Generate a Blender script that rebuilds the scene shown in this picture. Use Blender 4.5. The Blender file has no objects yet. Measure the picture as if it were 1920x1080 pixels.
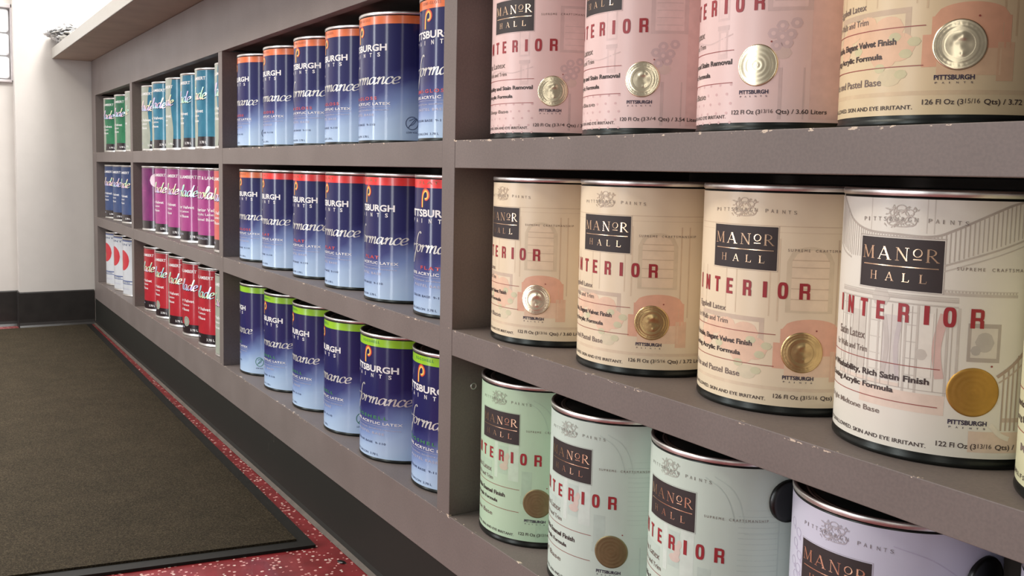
import bpy, bmesh, math, random
from mathutils import Matrix, Vector
random.seed(7)
sc = bpy.context.scene
COL = sc.collection
PI = math.pi
cos, sin, rad = math.cos, math.sin, math.radians

# ------------------------------------------------------------------ materials
def lin(c):
    r = []
    for v in c[:3]:
        v = v / 255.0
        r.append(v / 12.92 if v <= 0.04045 else ((v + 0.055) / 1.055) ** 2.4)
    return (r[0], r[1], r[2], 1.0)

class NT:
    """tiny node-tree helper"""
    def __init__(self, name):
        self.m = bpy.data.materials.new(name); self.m.use_nodes = True
        self.t = self.m.node_tree; self.b = self.t.nodes['Principled BSDF']
    def n(self, kind, **kw):
        nd = self.t.nodes.new(kind)
        for k, v in kw.items(): setattr(nd, k, v)
        return nd
    def l(self, a, b): self.t.links.new(a, b)
    def set(self, **kw):
        for k, v in kw.items(): self.b.inputs[k.replace('_', ' ')].default_value = v
    def coords(self, kind='Object', scale=(1, 1, 1)):
        tc = self.n('ShaderNodeTexCoord'); mp = self.n('ShaderNodeMapping'); mp.inputs['Scale'].default_value = scale
        self.l(tc.outputs[kind], mp.inputs['Vector']); return mp.outputs['Vector']
    def noise(self, vec, scale, detail=3, rough=0.5):
        n = self.n('ShaderNodeTexNoise'); n.inputs['Scale'].default_value = scale; n.inputs['Detail'].default_value = detail
        n.inputs['Roughness'].default_value = rough; self.l(vec, n.inputs['Vector']); return n.outputs['Fac']
    def ramp(self, fac, stops, interp='LINEAR'):
        r = self.n('ShaderNodeValToRGB'); cr = r.color_ramp; cr.interpolation = interp
        while len(cr.elements) < len(stops): cr.elements.new(0.5)
        for e, (p, c) in zip(cr.elements, stops): e.position = p; e.color = c
        self.l(fac, r.inputs['Fac']); return r.outputs['Color']
    def mix(self, fac, a, b):
        m = self.n('ShaderNodeMix', data_type='RGBA')
        for s, v in ((0, fac), (6, a), (7, b)):
            if isinstance(v, (int, float, tuple)): m.inputs[s].default_value = v
            else: self.l(v, m.inputs[s])
        return m.outputs[2]
    def math(self, op, a, b=0.0):
        m = self.n('ShaderNodeMath', operation=op)
        for s, v in ((0, a), (1, b)):
            if isinstance(v, (int, float)): m.inputs[s].default_value = v
            else: self.l(v, m.inputs[s])
        return m.outputs[0]
    def bump(self, h, strength=0.2, dist=0.001):
        b = self.n('ShaderNodeBump'); b.inputs['Strength'].default_value = strength; b.inputs['Distance'].default_value = dist
        self.l(h, b.inputs['Height']); self.l(b.outputs['Normal'], self.b.inputs['Normal'])
    def base(self, c): self.l(c, self.b.inputs['Base Color'])

def simple(name, c, rough=0.5, metal=0.0, var=0.06, scale=60, coat=0.0, bump=0.0, spec=0.5):
    t = NT(name); v = t.coords(); f = t.noise(v, scale)
    c = lin(c); d = tuple(x * (1 - var) for x in c[:3]) + (1,); e = tuple(min(1, x * (1 + var)) for x in c[:3]) + (1,)
    t.base(t.ramp(f, [(0.3, d), (0.7, e)])); t.set(Roughness=rough, Metallic=metal, Coat_Weight=coat)
    t.b.inputs['Specular IOR Level'].default_value = spec
    if bump: t.bump(f, bump)
    return t.m

M = {}
# grey-mauve laminate of the shelving, pale chips along the front edges
def laminate():
    t = NT('laminate'); v = t.coords(); f = t.noise(v, 9, 4); g = t.noise(v, 420, 2)
    c1 = t.ramp(f, [(0.3, lin((114, 104, 100))), (0.7, lin((123, 113, 109)))])
    c2 = t.ramp(g, [(0.35, (0.9, 0.9, 0.9, 1)), (0.65, (1.08, 1.06, 1.05, 1))])
    m = t.n('ShaderNodeMix', data_type='RGBA', blend_type='MULTIPLY'); m.inputs[0].default_value = 0.7
    t.l(c1, m.inputs[6]); t.l(c2, m.inputs[7])
    ch = t.noise(t.coords('Object', (1, 1, 2.5)), 95, 3, 0.6); chm = t.math('GREATER_THAN', ch, 0.62)
    sep = t.n('ShaderNodeSeparateXYZ'); t.l(t.coords(), sep.inputs[0])
    near = t.math('LESS_THAN', sep.outputs['Y'], 0.0035)
    top = t.math('LESS_THAN', t.math('MINIMUM', t.math('ABSOLUTE', t.math('SUBTRACT', sep.outputs['Z'], 0.6515)),
                 t.math('MINIMUM', t.math('ABSOLUTE', t.math('SUBTRACT', sep.outputs['Z'], 0.4125)), t.math('ABSOLUTE', t.math('SUBTRACT', sep.outputs['Z'], 0.1690)))), 0.0022)
    big = t.math('GREATER_THAN', t.noise(v, 7, 1), 0.44)
    mask = t.math('MULTIPLY', t.math('MULTIPLY', chm, near), t.math('MULTIPLY', top, big))
    t.base(t.mix(mask, m.outputs[2], lin((214, 196, 176))))
    t.set(Roughness=0.5); t.b.inputs['Specular IOR Level'].default_value = 0.35; t.bump(g, 0.08, 0.0004); return t.m
M['laminate'] = laminate()
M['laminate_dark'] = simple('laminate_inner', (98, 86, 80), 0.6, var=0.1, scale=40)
M['counter_under'] = simple('counter_underside', (166, 146, 130), 0.6, var=0.08, scale=12)
M['counter_edge'] = simple('counter_laminate', (172, 168, 160), 0.42, var=0.04, scale=300)
def kickmat():
    t = NT('black_rubber'); v = t.coords('Object', (1, 1, .35)); f = t.noise(v, 60, 6, .7); g = t.noise(t.coords(), 5, 3)
    s = t.ramp(f, [(0.66, (0, 0, 0, 1)), (0.74, (1, 1, 1, 1))])
    w = t.ramp(g, [(0.5, (0, 0, 0, 1)), (0.62, (1, 1, 1, 1))])
    m = t.n('ShaderNodeMix', data_type='RGBA', blend_type='MULTIPLY'); m.inputs[0].default_value = 1; t.l(s, m.inputs[6]); t.l(w, m.inputs[7])
    t.base(t.mix(m.outputs[2], lin((34, 33, 29)), lin((104, 98, 88)))); t.set(Roughness=0.6); t.b.inputs['Specular IOR Level'].default_value = .25; t.bump(f, .1); return t.m
M['kick'] = kickmat()
M['kick_toe'] = simple('dusty_rubber_toe', (84, 74, 66), 0.6, var=0.25, scale=40)
M['baseboard'] = simple('black_baseboard', (38, 35, 33), 0.45, var=0.2, scale=30)
M['wall'] = simple('white_wall_paint', (202, 196, 190), 0.75, var=0.02, scale=20, bump=0.05)
M['rubber'] = simple('mat_border_rubber', (28, 27, 24), 0.65, var=0.15, scale=60, spec=.25)
def carpet():
    t = NT('mat_carpet'); v = t.coords(); f = t.noise(v, 420, 3, .8); g = t.noise(v, 14, 4)
    a = t.ramp(f, [(0.3, lin((24, 20, 15))), (0.5, lin((52, 45, 34))), (0.72, lin((88, 79, 62)))])
    m = t.n('ShaderNodeMix', data_type='RGBA', blend_type='MULTIPLY'); m.inputs[0].default_value = .6
    t.l(a, m.inputs[6]); t.l(t.ramp(g, [(0.3, (.75, .75, .72, 1)), (0.7, (1.15, 1.12, 1.1, 1))]), m.inputs[7])
    t.base(m.outputs[2]); t.set(Roughness=0.95); t.b.inputs['Specular IOR Level'].default_value = .15; t.bump(f, .6, .002); return t.m
M['carpet'] = carpet()
def floor_mat():
    t = NT('red_terrazzo'); v = t.coords()
    vo = t.n('ShaderNodeTexVoronoi'); vo.inputs['Scale'].default_value = 170; vo.inputs['Randomness'].default_value = 1; t.l(v, vo.inputs['Vector'])
    hs = t.n('ShaderNodeSeparateColor'); t.l(vo.outputs['Color'], hs.inputs[0])
    chip = t.math('MULTIPLY', t.math('GREATER_THAN', hs.outputs[0], 0.72), t.math('LESS_THAN', vo.outputs['Distance'], 0.42))
    c = t.ramp(t.noise(v, 30, 3), [(0.3, lin((112, 34, 36))), (0.7, lin((142, 48, 52)))])
    chipc = t.ramp(hs.outputs[1], [(0.0, lin((236, 190, 182))), (0.5, lin((196, 120, 116))), (1.0, lin((240, 226, 214)))])
    t.base(t.mix(chip, c, chipc)); t.set(Roughness=0.3, Coat_Weight=0.2); return t.m
M['floor'] = floor_mat()
M['glassblock'] = simple('glass_block', (235, 237, 238), 0.12, var=0.05, scale=25, coat=0.5)
M['glassblock'].node_tree.nodes['Principled BSDF'].inputs['Emission Color'].default_value = (1, 1, 1, 1); M['glassblock'].node_tree.nodes['Principled BSDF'].inputs['Emission Strength'].default_value = .35  # weak emission stands in for daylight coming through the blocks
M['grout'] = simple('grout', (196, 192, 190), 0.7)
M['frame'] = simple('window_frame', (196, 188, 188), 0.5)
M['caulk'] = simple('dark_gap', (46, 36, 34), 0.7)

M['steel'] = simple('tinplate', (226, 224, 220), 0.36, 1.0, var=0.08, scale=90)
M['steel_dark'] = simple('lacquered_tin', (44, 46, 44), 0.3, 0.75, var=0.15, scale=60)
M['lid'] = simple('lid_tin', (150, 142, 134), 0.3, 1.0, var=0.12, scale=60)
M['black_plastic'] = simple('black_plastic', (14, 15, 14), 0.28, var=0.2)
def goldm(name, c, rough, bmp=0.0):
    t = NT(name); v = t.coords(); f = t.noise(v, 700, 2)
    c = lin(c); t.base(t.ramp(t.noise(v, 120), [(0.3, tuple(x*.85 for x in c[:3])+(1,)), (0.7, c)]))
    t.set(Roughness=rough, Metallic=0.9)
    if bmp: t.bump(f, bmp, .0008)
    return t.m
M['gold'] = goldm('embossed_gold_foil', (214, 186, 132), 0.27, 0.0)
M['gold_matte'] = goldm('flat_gold_foil', (190, 148, 76), 0.5, 0.0)
M['gold_bronze'] = goldm('bronze_foil', (146, 132, 98), 0.5, 0.0)
M['gold_pale'] = goldm('pale_gold_foil', (246, 232, 200), 0.24, 0.0)  # lightened so the seals' whitish reflection is part of the foil colour
M['foil'] = goldm('copper_foil_lettering', (244, 206, 172), 0.26)
M['silver_ink'] = simple('silver_ink', (212, 210, 206), 0.35, 0.35)
M['white_ink'] = simple('white_ink', (238, 236, 236), 0.4)
M['black_ink'] = simple('black_panel_ink', (50, 40, 40), 0.6)
M['dark_ink'] = simple('dark_ink', (62, 48, 46), 0.5)
M['navy_ink'] = simple('navy_ink', (46, 34, 64), 0.5)
M['grey_ink'] = simple('grey_ink', (120, 104, 96), 0.5)
M['red_ink'] = simple('crimson_ink', (158, 42, 48), 0.45)
M['rule_ink'] = simple('rule_ink', (150, 66, 60), 0.5)
M['black_band'] = simple('black_band_ink', (34, 24, 30), 0.25, coat=.3)

def paper(name, c, rough=0.38, coat=0.15):
    t = NT(name); v = t.coords(); f = t.noise(v, 14, 3); c = lin(c)
    t.base(t.ramp(f, [(0.3, tuple(x*.96 for x in c[:3])+(1,)), (0.7, tuple(min(1, x*1.03) for x in c[:3])+(1,))]))
    t.set(Roughness=rough, Coat_Weight=coat, Coat_Roughness=0.3); return t.m
for n, c in {'pink': (232, 202, 197), 'tan': (222, 200, 160), 'cream': (234, 216, 186), 'ivory': (226, 221, 209), 'green': (186, 214, 184), 'mint': (202, 218, 208),
             'mint2': (204, 220, 208), 'lilac': (206, 207, 224), 'yellowgreen': (210, 208, 170)}.items():
    M['p_' + n] = paper('label_' + n, c)
def tint(c, k, to): return tuple(c[i] * (1 - k) + to[i] * k for i in range(3))
PAL = {'pink': (232, 202, 197), 'tan': (222, 200, 160), 'cream': (234, 216, 186), 'ivory': (226, 221, 209), 'green': (186, 214, 184), 'mint': (202, 218, 208), 'mint2': (204, 220, 208), 'lilac': (206, 207, 224), 'yellowgreen': (210, 208, 170)}
def faint(base, k, to):
    k = k * .8
    key = 'f_%s_%d_%d_%d_%d' % (base, int(k * 100), *to)
    if key not in M: M[key] = simple('print_' + key[2:], tint(PAL[base], k, to), 0.42, var=0.05, scale=120)
    return key

def bluelabel():
    t = NT('navy_fade_label'); v = t.coords(); sep = t.n('ShaderNodeSeparateXYZ'); t.l(v, sep.inputs[0])
    n = t.noise(v, 16, 2)
    z = t.math('ADD', t.math('MULTIPLY', sep.outputs['Z'], 1000 / 195), t.math('MULTIPLY', t.math('SUBTRACT', n, .5), .16))
    x = t.math('MULTIPLY', sep.outputs['X'], -2.0); z = t.math('ADD', z, x)
    t.base(t.ramp(z, [(0.0, lin((182, 206, 234))), (0.10, lin((172, 198, 230))), (0.20, lin((132, 156, 204))), (0.32, lin((62, 68, 128))), (0.43, lin((28, 28, 92))), (1.0, lin((22, 22, 82)))]))
    t.set(Roughness=0.45, Coat_Weight=0.42, Coat_Roughness=0.10); t.b.inputs['Specular IOR Level'].default_value = .2; return t.m
M['blue_label'] = bluelabel()
for n, c in {'band_orange': (240, 122, 66), 'band_red': (246, 48, 44), 'band_green': (156, 212, 44)}.items():
    M[n] = simple(n, c, 0.28, var=0.05, coat=.3)
M['logo_red'] = simple('logo_red', (206, 60, 52), .4); M['logo_orange'] = simple('logo_orange', (236, 140, 60), .4); M['logo_yellow'] = simple('logo_yellow', (246, 212, 110), .4)
M['ink_orange'] = simple('ink_redorange', (206, 70, 66), .4); M['ink_green'] = simple('ink_green', (66, 140, 84), .4); M['ink_pale'] = simple('ink_pale', (186, 186, 206), .4)
M['eco_green'] = simple('eco_green', (54, 128, 104), .4); M['ink_slate'] = simple('ink_slate', (70, 86, 120), .4)
def mottled(name, a, b, rough=0.25):
    t = NT(name); v = t.coords('Object', (1, 1, .6)); f = t.noise(v, 22, 4, .6)
    t.base(t.ramp(f, [(0.3, lin(a)), (0.7, lin(b))])); t.set(Roughness=.45, Coat_Weight=0.45, Coat_Roughness=.10); t.b.inputs['Specular IOR Level'].default_value = .2; return t.m
M['l_teal'] = mottled('label_teal', (22, 92, 122), (58, 134, 160))
M['l_green'] = mottled('label_green', (22, 92, 66), (52, 132, 88))
M['l_navy'] = mottled('label_navy', (34, 52, 98), (62, 84, 128))
M['l_magenta'] = mottled('label_magenta', (146, 48, 116), (176, 72, 140))
M['l_purple'] = mottled('label_purple', (92, 30, 86), (140, 44, 116))
M['l_red'] = mottled('label_red', (158, 24, 38), (188, 36, 50))
M['l_salmon'] = mottled('label_salmon', (202, 84, 78), (216, 110, 100))
M['l_white'] = mottled('label_silver_white', (196, 198, 202), (212, 214, 218))
M['cream_strip'] = simple('cream_strip', (160, 166, 152), .35)
M['circle_red'] = simple('print_circle_red', (196, 44, 56), .4); M['stripe_blue'] = simple('print_stripe_blue', (72, 88, 140), .4)
M['circle_pale'] = simple('print_circle_pale', (238, 214, 226), .4)
def holo():
    t = NT('holographic_foil'); v = t.coords(); f = t.noise(v, 60, 1)
    g = t.n('ShaderNodeObjectInfo'); f2 = t.math('FRACT', t.math('ADD', t.math('MULTIPLY', f, 1.6), g.outputs['Random']))
    t.base(t.ramp(f2, [(0.0, lin((250, 246, 200))), (0.2, lin((206, 250, 214))), (0.4, lin((196, 238, 252))), (0.6, lin((208, 204, 250))), (0.8, lin((250, 214, 240))), (1.0, lin((255, 235, 190)))]))
    t.set(Roughness=.3, Metallic=.35); return t.m
M['holo'] = holo()

# ------------------------------------------------------------------ object helpers
def link(o, parent=None):
    COL.objects.link(o)
    if parent: o.parent = parent
    return o
def mesh_obj(name, verts, faces, mats, idx=None, parent=None, smooth=False):
    me = bpy.data.meshes.new(name); me.from_pydata(verts, [], faces)
    for m in mats: me.materials.append(M[m])
    if idx: me.polygons.foreach_set('material_index', idx)
    if smooth: me.polygons.foreach_set('use_smooth', [True] * len(me.polygons))
    me.update(); return link(bpy.data.objects.new(name, me), parent)
def box(name, a, b, mat, parent=None, bevel=0.0, boxes=None):
    bm = bmesh.new()
    for (p, q) in (boxes or [(a, b)]):
        r = bmesh.ops.create_cube(bm, size=1)['verts']
        bmesh.ops.scale(bm, vec=[q[i] - p[i] for i in range(3)], verts=r); bmesh.ops.translate(bm, vec=[(q[i] + p[i]) / 2 for i in range(3)], verts=r)
    if bevel: bmesh.ops.bevel(bm, geom=list(bm.edges), offset=bevel, segments=2, affect='EDGES', profile=0.5)
    me = bpy.data.meshes.new(name); bm.to_mesh(me); bm.free(); me.materials.append(M[mat])
    return link(bpy.data.objects.new(name, me), parent)
def empty(name, loc): o = bpy.data.objects.new(name, None); o.location = loc; o.empty_display_size = .05; return link(o)
def tag(o, label, cat, group=None):
    o['label'] = label; o['category'] = cat
    if group: o['group'] = group
    return o
def struct(o): o['kind'] = 'structure'; return o
def prism(name, prof, x0, x1, mats, fm=None, parent=None):
    """profile in (y,z) extruded along x"""
    n = len(prof); v = [(x0, y, z) for y, z in prof] + [(x1, y, z) for y, z in prof]
    f = [(i, (i + 1) % n, n + (i + 1) % n, n + i) for i in range(n)] + [tuple(range(n))[::-1], tuple(range(n, 2 * n))]
    return mesh_obj(name, v, f, mats, [fm[i] if fm and i < n else 0 for i in range(len(f))], parent)

# ------------------------------------------------------------------ text glyph sources
_tc = {}
def text_geo(s, bold=0.0, space=1.0):
    k = (s, bold, space)
    if k in _tc: return _tc[k]
    cu = bpy.data.curves.new('t', 'FONT'); cu.body = s; cu.size = 1; cu.offset = bold; cu.space_character = space; cu.resolution_u = 3
    o = bpy.data.objects.new('t', cu); COL.objects.link(o)
    dg = bpy.context.evaluated_depsgraph_get(); me = bpy.data.meshes.new_from_object(o.evaluated_get(dg))
    v = [(p.co.x, p.co.y) for p in me.vertices]; f = [tuple(p.vertices) for p in me.polygons]
    bpy.data.objects.remove(o); bpy.data.curves.remove(cu); bpy.data.meshes.remove(me)
    x0 = min(p[0] for p in v); x1 = max(p[0] for p in v); y0 = min(p[1] for p in v); y1 = max(p[1] for p in v)
    _tc[k] = ([((x - x0) / (x1 - x0), (y - y0) / (y1 - y0)) for x, y in v], f); return _tc[k]
def cat(pts, n=5, closed=False):
    """Catmull-Rom through points"""
    P = list(pts); out = []
    Q = ([P[-1]] + P + P[:2]) if closed else ([P[0]] + P + [P[-1]])
    for i in range(len(Q) - 3):
        a, b, c, d = Q[i:i + 4]
        for k in range(n):
            t = k / n
            out.append(tuple(0.5 * (2 * b[j] + (c[j] - a[j]) * t + (2 * a[j] - 5 * b[j] + 4 * c[j] - d[j]) * t * t + (3 * b[j] - a[j] - 3 * c[j] + d[j]) * t ** 3) for j in (0, 1)))
    out.append(Q[-2]); return out
SCRIPT = {  # strokes in x, y (x height 1), advance
 'o': ([[(.62, .93), (.35, 1.0), (.08, .72), (.06, .3), (.3, .0), (.6, .18), (.7, .62), (.55, .95), (.8, .85)]], .82),
 'r': ([[(.0, .7), (.2, 1.0), (.2, .5), (.18, .0)], [(.2, .45), (.38, .85), (.62, 1.0), (.7, .8)]], .74),
 'n': ([[(.0, .7), (.2, 1.0), (.2, .5), (.18, .0)], [(.2, .45), (.42, .9), (.66, .98), (.68, .5), (.68, .1), (.8, .0), (.98, .25)]], .95),
 'm': ([[(.0, .7), (.2, 1.0), (.2, .5), (.18, .0)], [(.2, .45), (.4, .9), (.6, .98), (.6, .5), (.58, .0)], [(.6, .45), (.8, .9), (1.02, .98), (1.04, .5), (1.04, .1), (1.16, .0), (1.34, .25)]], 1.3),
 'a': ([[(.7, .85), (.4, 1.0), (.1, .7), (.08, .25), (.28, .0), (.55, .25), (.7, .8)], [(.74, 1.0), (.7, .45), (.74, .05), (.86, .0), (1.02, .25)]], .98),
 'c': ([[(.62, .78), (.5, 1.0), (.25, .92), (.06, .5), (.12, .1), (.38, .0), (.7, .25)]], .68),
 'e': ([[(.08, .42), (.45, .55), (.6, .82), (.4, 1.02), (.12, .75), (.06, .3), (.28, .0), (.72, .25)]], .7),
 'l': ([[(.0, .4), (.4, 1.2), (.5, 1.9), (.3, 1.95), (.18, 1.2), (.16, .3), (.3, .0), (.5, .25)]], .48),
 'd': ([[(.7, .85), (.4, 1.0), (.1, .7), (.08, .25), (.28, .0), (.55, .25), (.7, .8)], [(.86, 2.0), (.74, 1.0), (.7, .3), (.82, .0), (1.0, .25)]], .98),
 'f': ([[(1.05, 2.5), (.8, 2.75), (.55, 2.2), (.5, 1.0), (.45, -.6), (.25, -1.5), (.0, -1.35), (.1, -.7), (.5, .1)], [(.1, .95), (.85, 1.05)]], .72),
 'A': ([[(-.1, .1), (.15, .0), (.6, 1.0), (.98, 1.95), (1.0, 1.0), (1.02, .05)], [(.35, .8), (1.2, .85)]], 1.25),
 'P': ([[(.5, 2.2), (.4, 1.1), (.25, -.1)], [(.0, 1.6), (.35, 2.4), (1.05, 2.35), (1.1, 1.5), (.75, 1.1), (.45, 1.25)]], 1.1),
}
def script_geo(word, slant=.28, w0=.05, w1=.2):
    """calligraphic strokes -> verts, faces in x-height units, total advance"""
    V, F = [], []; x = 0
    for ch in word:
        st, adv = SCRIPT[ch]
        for s in st:
            p = cat(s, 5); n = len(p); base = len(V)
            for i, (a, b) in enumerate(p):
                q0 = p[max(0, i - 1)]; q1 = p[min(n - 1, i + 1)]; dx, dy = q1[0] - q0[0], q1[1] - q0[1]; L = math.hypot(dx, dy) or 1
                ang = math.atan2(dy, dx); w = (w0 + (w1 - w0) * abs(sin(ang - rad(25)))) / 2
                nx, ny = -dy / L * w, dx / L * w
                for sgn in (1, -1):
                    X, Y = a + sgn * nx, b + sgn * ny; V.append((x + X + slant * Y, Y))
            F += [(base + 2 * i, base + 2 * i + 1, base + 2 * i + 3, base + 2 * i + 2) for i in range(n - 1)]
        x += adv
    return V, F, x
# roman capitals with serifs, unit height; strokes (x0,y0,x1,y1,width) drawn as slanted bars
SERIF = {
 'M': ([(.12, 0, .16, 1, .05), (.16, 1, .5, .05, .13), (.5, .05, .84, 1, .05), (.84, 1, .88, 0, .14), (.0, .015, .26, .015, -.04), (.74, .015, 1.02, .015, -.04), (.04, .985, .22, .985, -.04), (.8, .985, .98, .985, -.04)], 1.0),
 'A': ([(.1, 0, .44, 1, .05), (.44, 1, .78, 0, .14), (.22, .34, .66, .34, -.045), (.0, .015, .24, .015, -.04), (.62, .015, .94, .015, -.04)], .92),
 'N': ([(.14, 0, .14, 1, .05), (.14, 1, .8, 0, .14), (.8, 0, .8, 1, .05), (.0, .015, .28, .015, -.04), (.66, .985, .94, .985, -.04), (.02, .985, .2, .985, -.04)], .92),
 'H': ([(.16, 0, .16, 1, .13), (.72, 0, .72, 1, .13), (.16, .52, .72, .52, -.045), (.02, .015, .3, .015, -.04), (.58, .015, .86, .015, -.04), (.02, .985, .3, .985, -.04), (.58, .985, .86, .985, -.04)], .88),
 'L': ([(.18, 0, .18, 1, .14), (.02, .02, .68, .02, -.045), (.66, .0, .7, .28, .04), (.04, .985, .34, .985, -.04)], .74),
 'R': ([(.16, 0, .16, 1, .14), (.36, .48, .82, 0, .14), (.02, .015, .3, .015, -.04), (.7, .015, .94, .015, -.04)], .92),
 'O': ([], .9),
}

# ------------------------------------------------------------------ printed wrap label
RC = 0.080
class Wrap:
    """geometry laid on the can's cylinder in (angle deg, height mm)"""
    def __init__(s, rot=0.0): s.v, s.f, s.i, s.mats, s.rot = [], [], [], [], rot
    def mi(s, m):
        if m not in s.mats: s.mats.append(m)
        return s.mats.index(m)
    def pt(s, a, z, r):
        a = rad(a + s.rot); R = RC + .0003 + r * .001
        s.v.append((R * sin(a), -R * cos(a), z * .001)); return len(s.v) - 1
    def face(s, f, m): s.f.append(f); s.i.append(s.mi(m))
    def grid(s, a0, a1, z0, z1, m, r=.05, step=3.0, nz=1, fn=None):
        n = max(1, int(math.ceil(abs(a1 - a0) / step))); rows = []
        for j in range(nz + 1): rows.append([s.pt(a0 + (a1 - a0) * i / n, z0 + (z1 - z0) * j / nz, r) for i in range(n + 1)])
        for j in range(nz):
            for i in range(n): s.face((rows[j][i], rows[j][i + 1], rows[j + 1][i + 1], rows[j + 1][i]), m)
    def geo(s, V, F, m, a0, sa, z0, sz, r):
        b = len(s.v)
        for x, y in V: s.pt(a0 + x * sa, z0 + y * sz, r)
        for f in F: s.face(tuple(b + k for k in f), m)
    def text(s, t, a0, a1, z0, z1, m, bold=0.0, space=1.0, r=.30):
        V, F = text_geo(t, bold, space); s.geo(V, F, m, a0, a1 - a0, z0, z1 - z0, r)
    def stroke(s, pts, w, m, r=.12, smooth=True):
        p = cat(pts, 6) if smooth and len(pts) > 2 else pts
        if not smooth or len(pts) == 2:
            q = []
            for a, b in zip(p[:-1], p[1:]):
                k = max(1, int(abs(b[0] - a[0]) / 2.5)); q += [(a[0] + (b[0] - a[0]) * i / k, a[1] + (b[1] - a[1]) * i / k) for i in range(k)]
            p = q + [p[-1]]
        K = 1.4; n = len(p); ids = []   # mm per degree
        for i, (a, z) in enumerate(p):
            q0 = p[max(0, i - 1)]; q1 = p[min(n - 1, i + 1)]; dx, dy = (q1[0] - q0[0]) * K, q1[1] - q0[1]; L = math.hypot(dx, dy) or 1
            nx, ny = -dy / L * w / 2 / K, dx / L * w / 2; ids.append((s.pt(a + nx, z + ny, r), s.pt(a - nx, z - ny, r)))
        for (a, b), (c, d) in zip(ids[:-1], ids[1:]): s.face((a, b, d, c), m)
    def disc(s, a, z, ra, rz, m, r=.1, n=20, a0=0, a1=360):
        """filled ellipse built in strips so it follows the curve"""
        rows = max(6, int(2 * ra / 2.5)); prev = None
        for j in range(rows + 1):
            x = -1 + 2 * j / rows; h = math.sqrt(max(0, 1 - x * x)); cur = (s.pt(a + ra * x, z - rz * h, r), s.pt(a + ra * x, z + rz * h, r))
            if prev: s.face((prev[0], cur[0], cur[1], prev[1]), m)
            prev = cur
    def ring(s, a, z, ra, rz, w, m, r=.3, t0=0, t1=360):
        n = 20; pts = [(a + ra * cos(rad(t0 + (t1 - t0) * k / n)), z + rz * sin(rad(t0 + (t1 - t0) * k / n))) for k in range(n + 1)]
        s.stroke(pts, w, m, r, smooth=False)
    def serif(s, word, spots, z0, h, m, r=.35):
        for ch, (a0, a1) in zip(word, spots):
            st, adv = SERIF[ch]; k = (a1 - a0) / adv
            def P(x, y): return s.pt(a0 + x * k, z0 + y * h, r)
            for (xa, ya, xb, yb, w) in st:
                if w > 0: ids = (P(xa - w / 2, ya), P(xa + w / 2, ya), P(xb + w / 2, yb), P(xb - w / 2, yb))
                else: ids = (P(xa, ya + w / 2), P(xb, yb + w / 2), P(xb, yb - w / 2), P(xa, ya - w / 2))
                s.face(ids, m)
            if ch == 'R':
                n = 10; prev = None
                for i in range(n + 1):
                    t = -PI / 2 + PI * i / n; c = (P(.38 + .34 * cos(t) * (1 if abs(cos(t)) > 1e-6 else 0), .735 + .25 * sin(t)), P(.38 + .21 * cos(t), .735 + .21 * sin(t)))
                    if prev: s.face((prev[0], c[0], c[1], prev[1]), m)
                    prev = c
                s.face((P(.16, .46), P(.38, .46), P(.38, .51), P(.16, .51)), m); s.face((P(.16, .96), P(.38, .96), P(.38, 1.0), P(.16, 1.0)), m)
            if ch == 'O':
                n = 20; prev = None
                for i in range(n + 1):
                    t = 2 * PI * i / n; c = (P(.45 + .43 * cos(t), .5 + .5 * sin(t)), P(.45 + .31 * cos(t - .12), .5 + .44 * sin(t)))
                    if prev: s.face((prev[0], c[0], c[1], prev[1]), m)
                    prev = c
    def base(s, m, z0=7.5, z1=188, bands=()):
        lv = sorted(bands, key=lambda b: b[0]) or [(z0, z1, m)]; n = 120
        for (a, b, mm) in lv:
            lo = [s.pt(360 * i / n, a, 0) for i in range(n)]; hi = [s.pt(360 * i / n, b, 0) for i in range(n)]
            for i in range(n): s.face((lo[i], lo[(i + 1) % n], hi[(i + 1) % n], hi[i]), mm)
    def build(s, name, parent):
        return mesh_obj(name, s.v, s.f, s.mats, s.i, parent, smooth=True)

def lathe(name, prof, mats, fm=None, parent=None, n=96):
    v, f, idx = [], [], []
    for r, z in prof: v += [(r * cos(2 * PI * i / n), r * sin(2 * PI * i / n), z) for i in range(n)]
    for j in range(len(prof) - 1):
        for i in range(n):
            f.append((j * n + i, j * n + (i + 1) % n, (j + 1) * n + (i + 1) % n, (j + 1) * n + i)); idx.append(fm[j] if fm else 0)
    if prof[0][0] > .002: f.append(tuple(range(n))[::-1]); idx.append(0)
    if prof[-1][0] > .002: k = (len(prof) - 1) * n; f.append(tuple(range(k, k + n))); idx.append(idx[-2])
    o = mesh_obj(name, v, f, mats, idx, parent, smooth=True)
    return o

# shared tin parts --------------------------------------------------------------
def tin_parts(dark=True):
    R = RC; e = empty('paint_can', (0, -50, 0))
    mb = ['steel_dark'] if dark else ['steel']
    prof = [(.070, .0015), (.0765, .0015), (.0782, 0), (R + .0004, .0003), (R + .0009, .0014), (R + .0009, .003), (R + .0002, .0045), (R - .0001, .006), (R - .0001, .188), (R - .0004, .190)]
    b = lathe('can_body', prof, mb, None, e)
    rim = [(R - .0004, .1885), (R + .0001, .1899), (R + .0008, .1905), (R + .0009, .1935), (R + .0003, .1948), (R - .001, .195), (R - .0022, .1943), (R - .0026, .1925), (R - .0030, .187), (R - .0095, .1868), (R - .0098, .1895), (R - .0105, .1905), (R - .012, .1905), (R - .0125, .1895)]
    fm = [1] + [0] * 12
    r = lathe('top_rim', rim, ['steel', 'steel_dark'], fm, e)
    lid = [(R - .0128, .1868), (R - .0130, .1900), (R - .0140, .1908), (R - .0155, .1904), (R - .0165, .1868), (R - .022, .1862), (R - .023, .1872), (R - .0245, .1872), (R - .0255, .1862), (.03, .1862), (.0295, .187), (.027, .187), (.0265, .1862), (.0005, .1862)]
    l = lathe('lid', lid, ['lid'], None, e)
    return e, b, r, l
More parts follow.
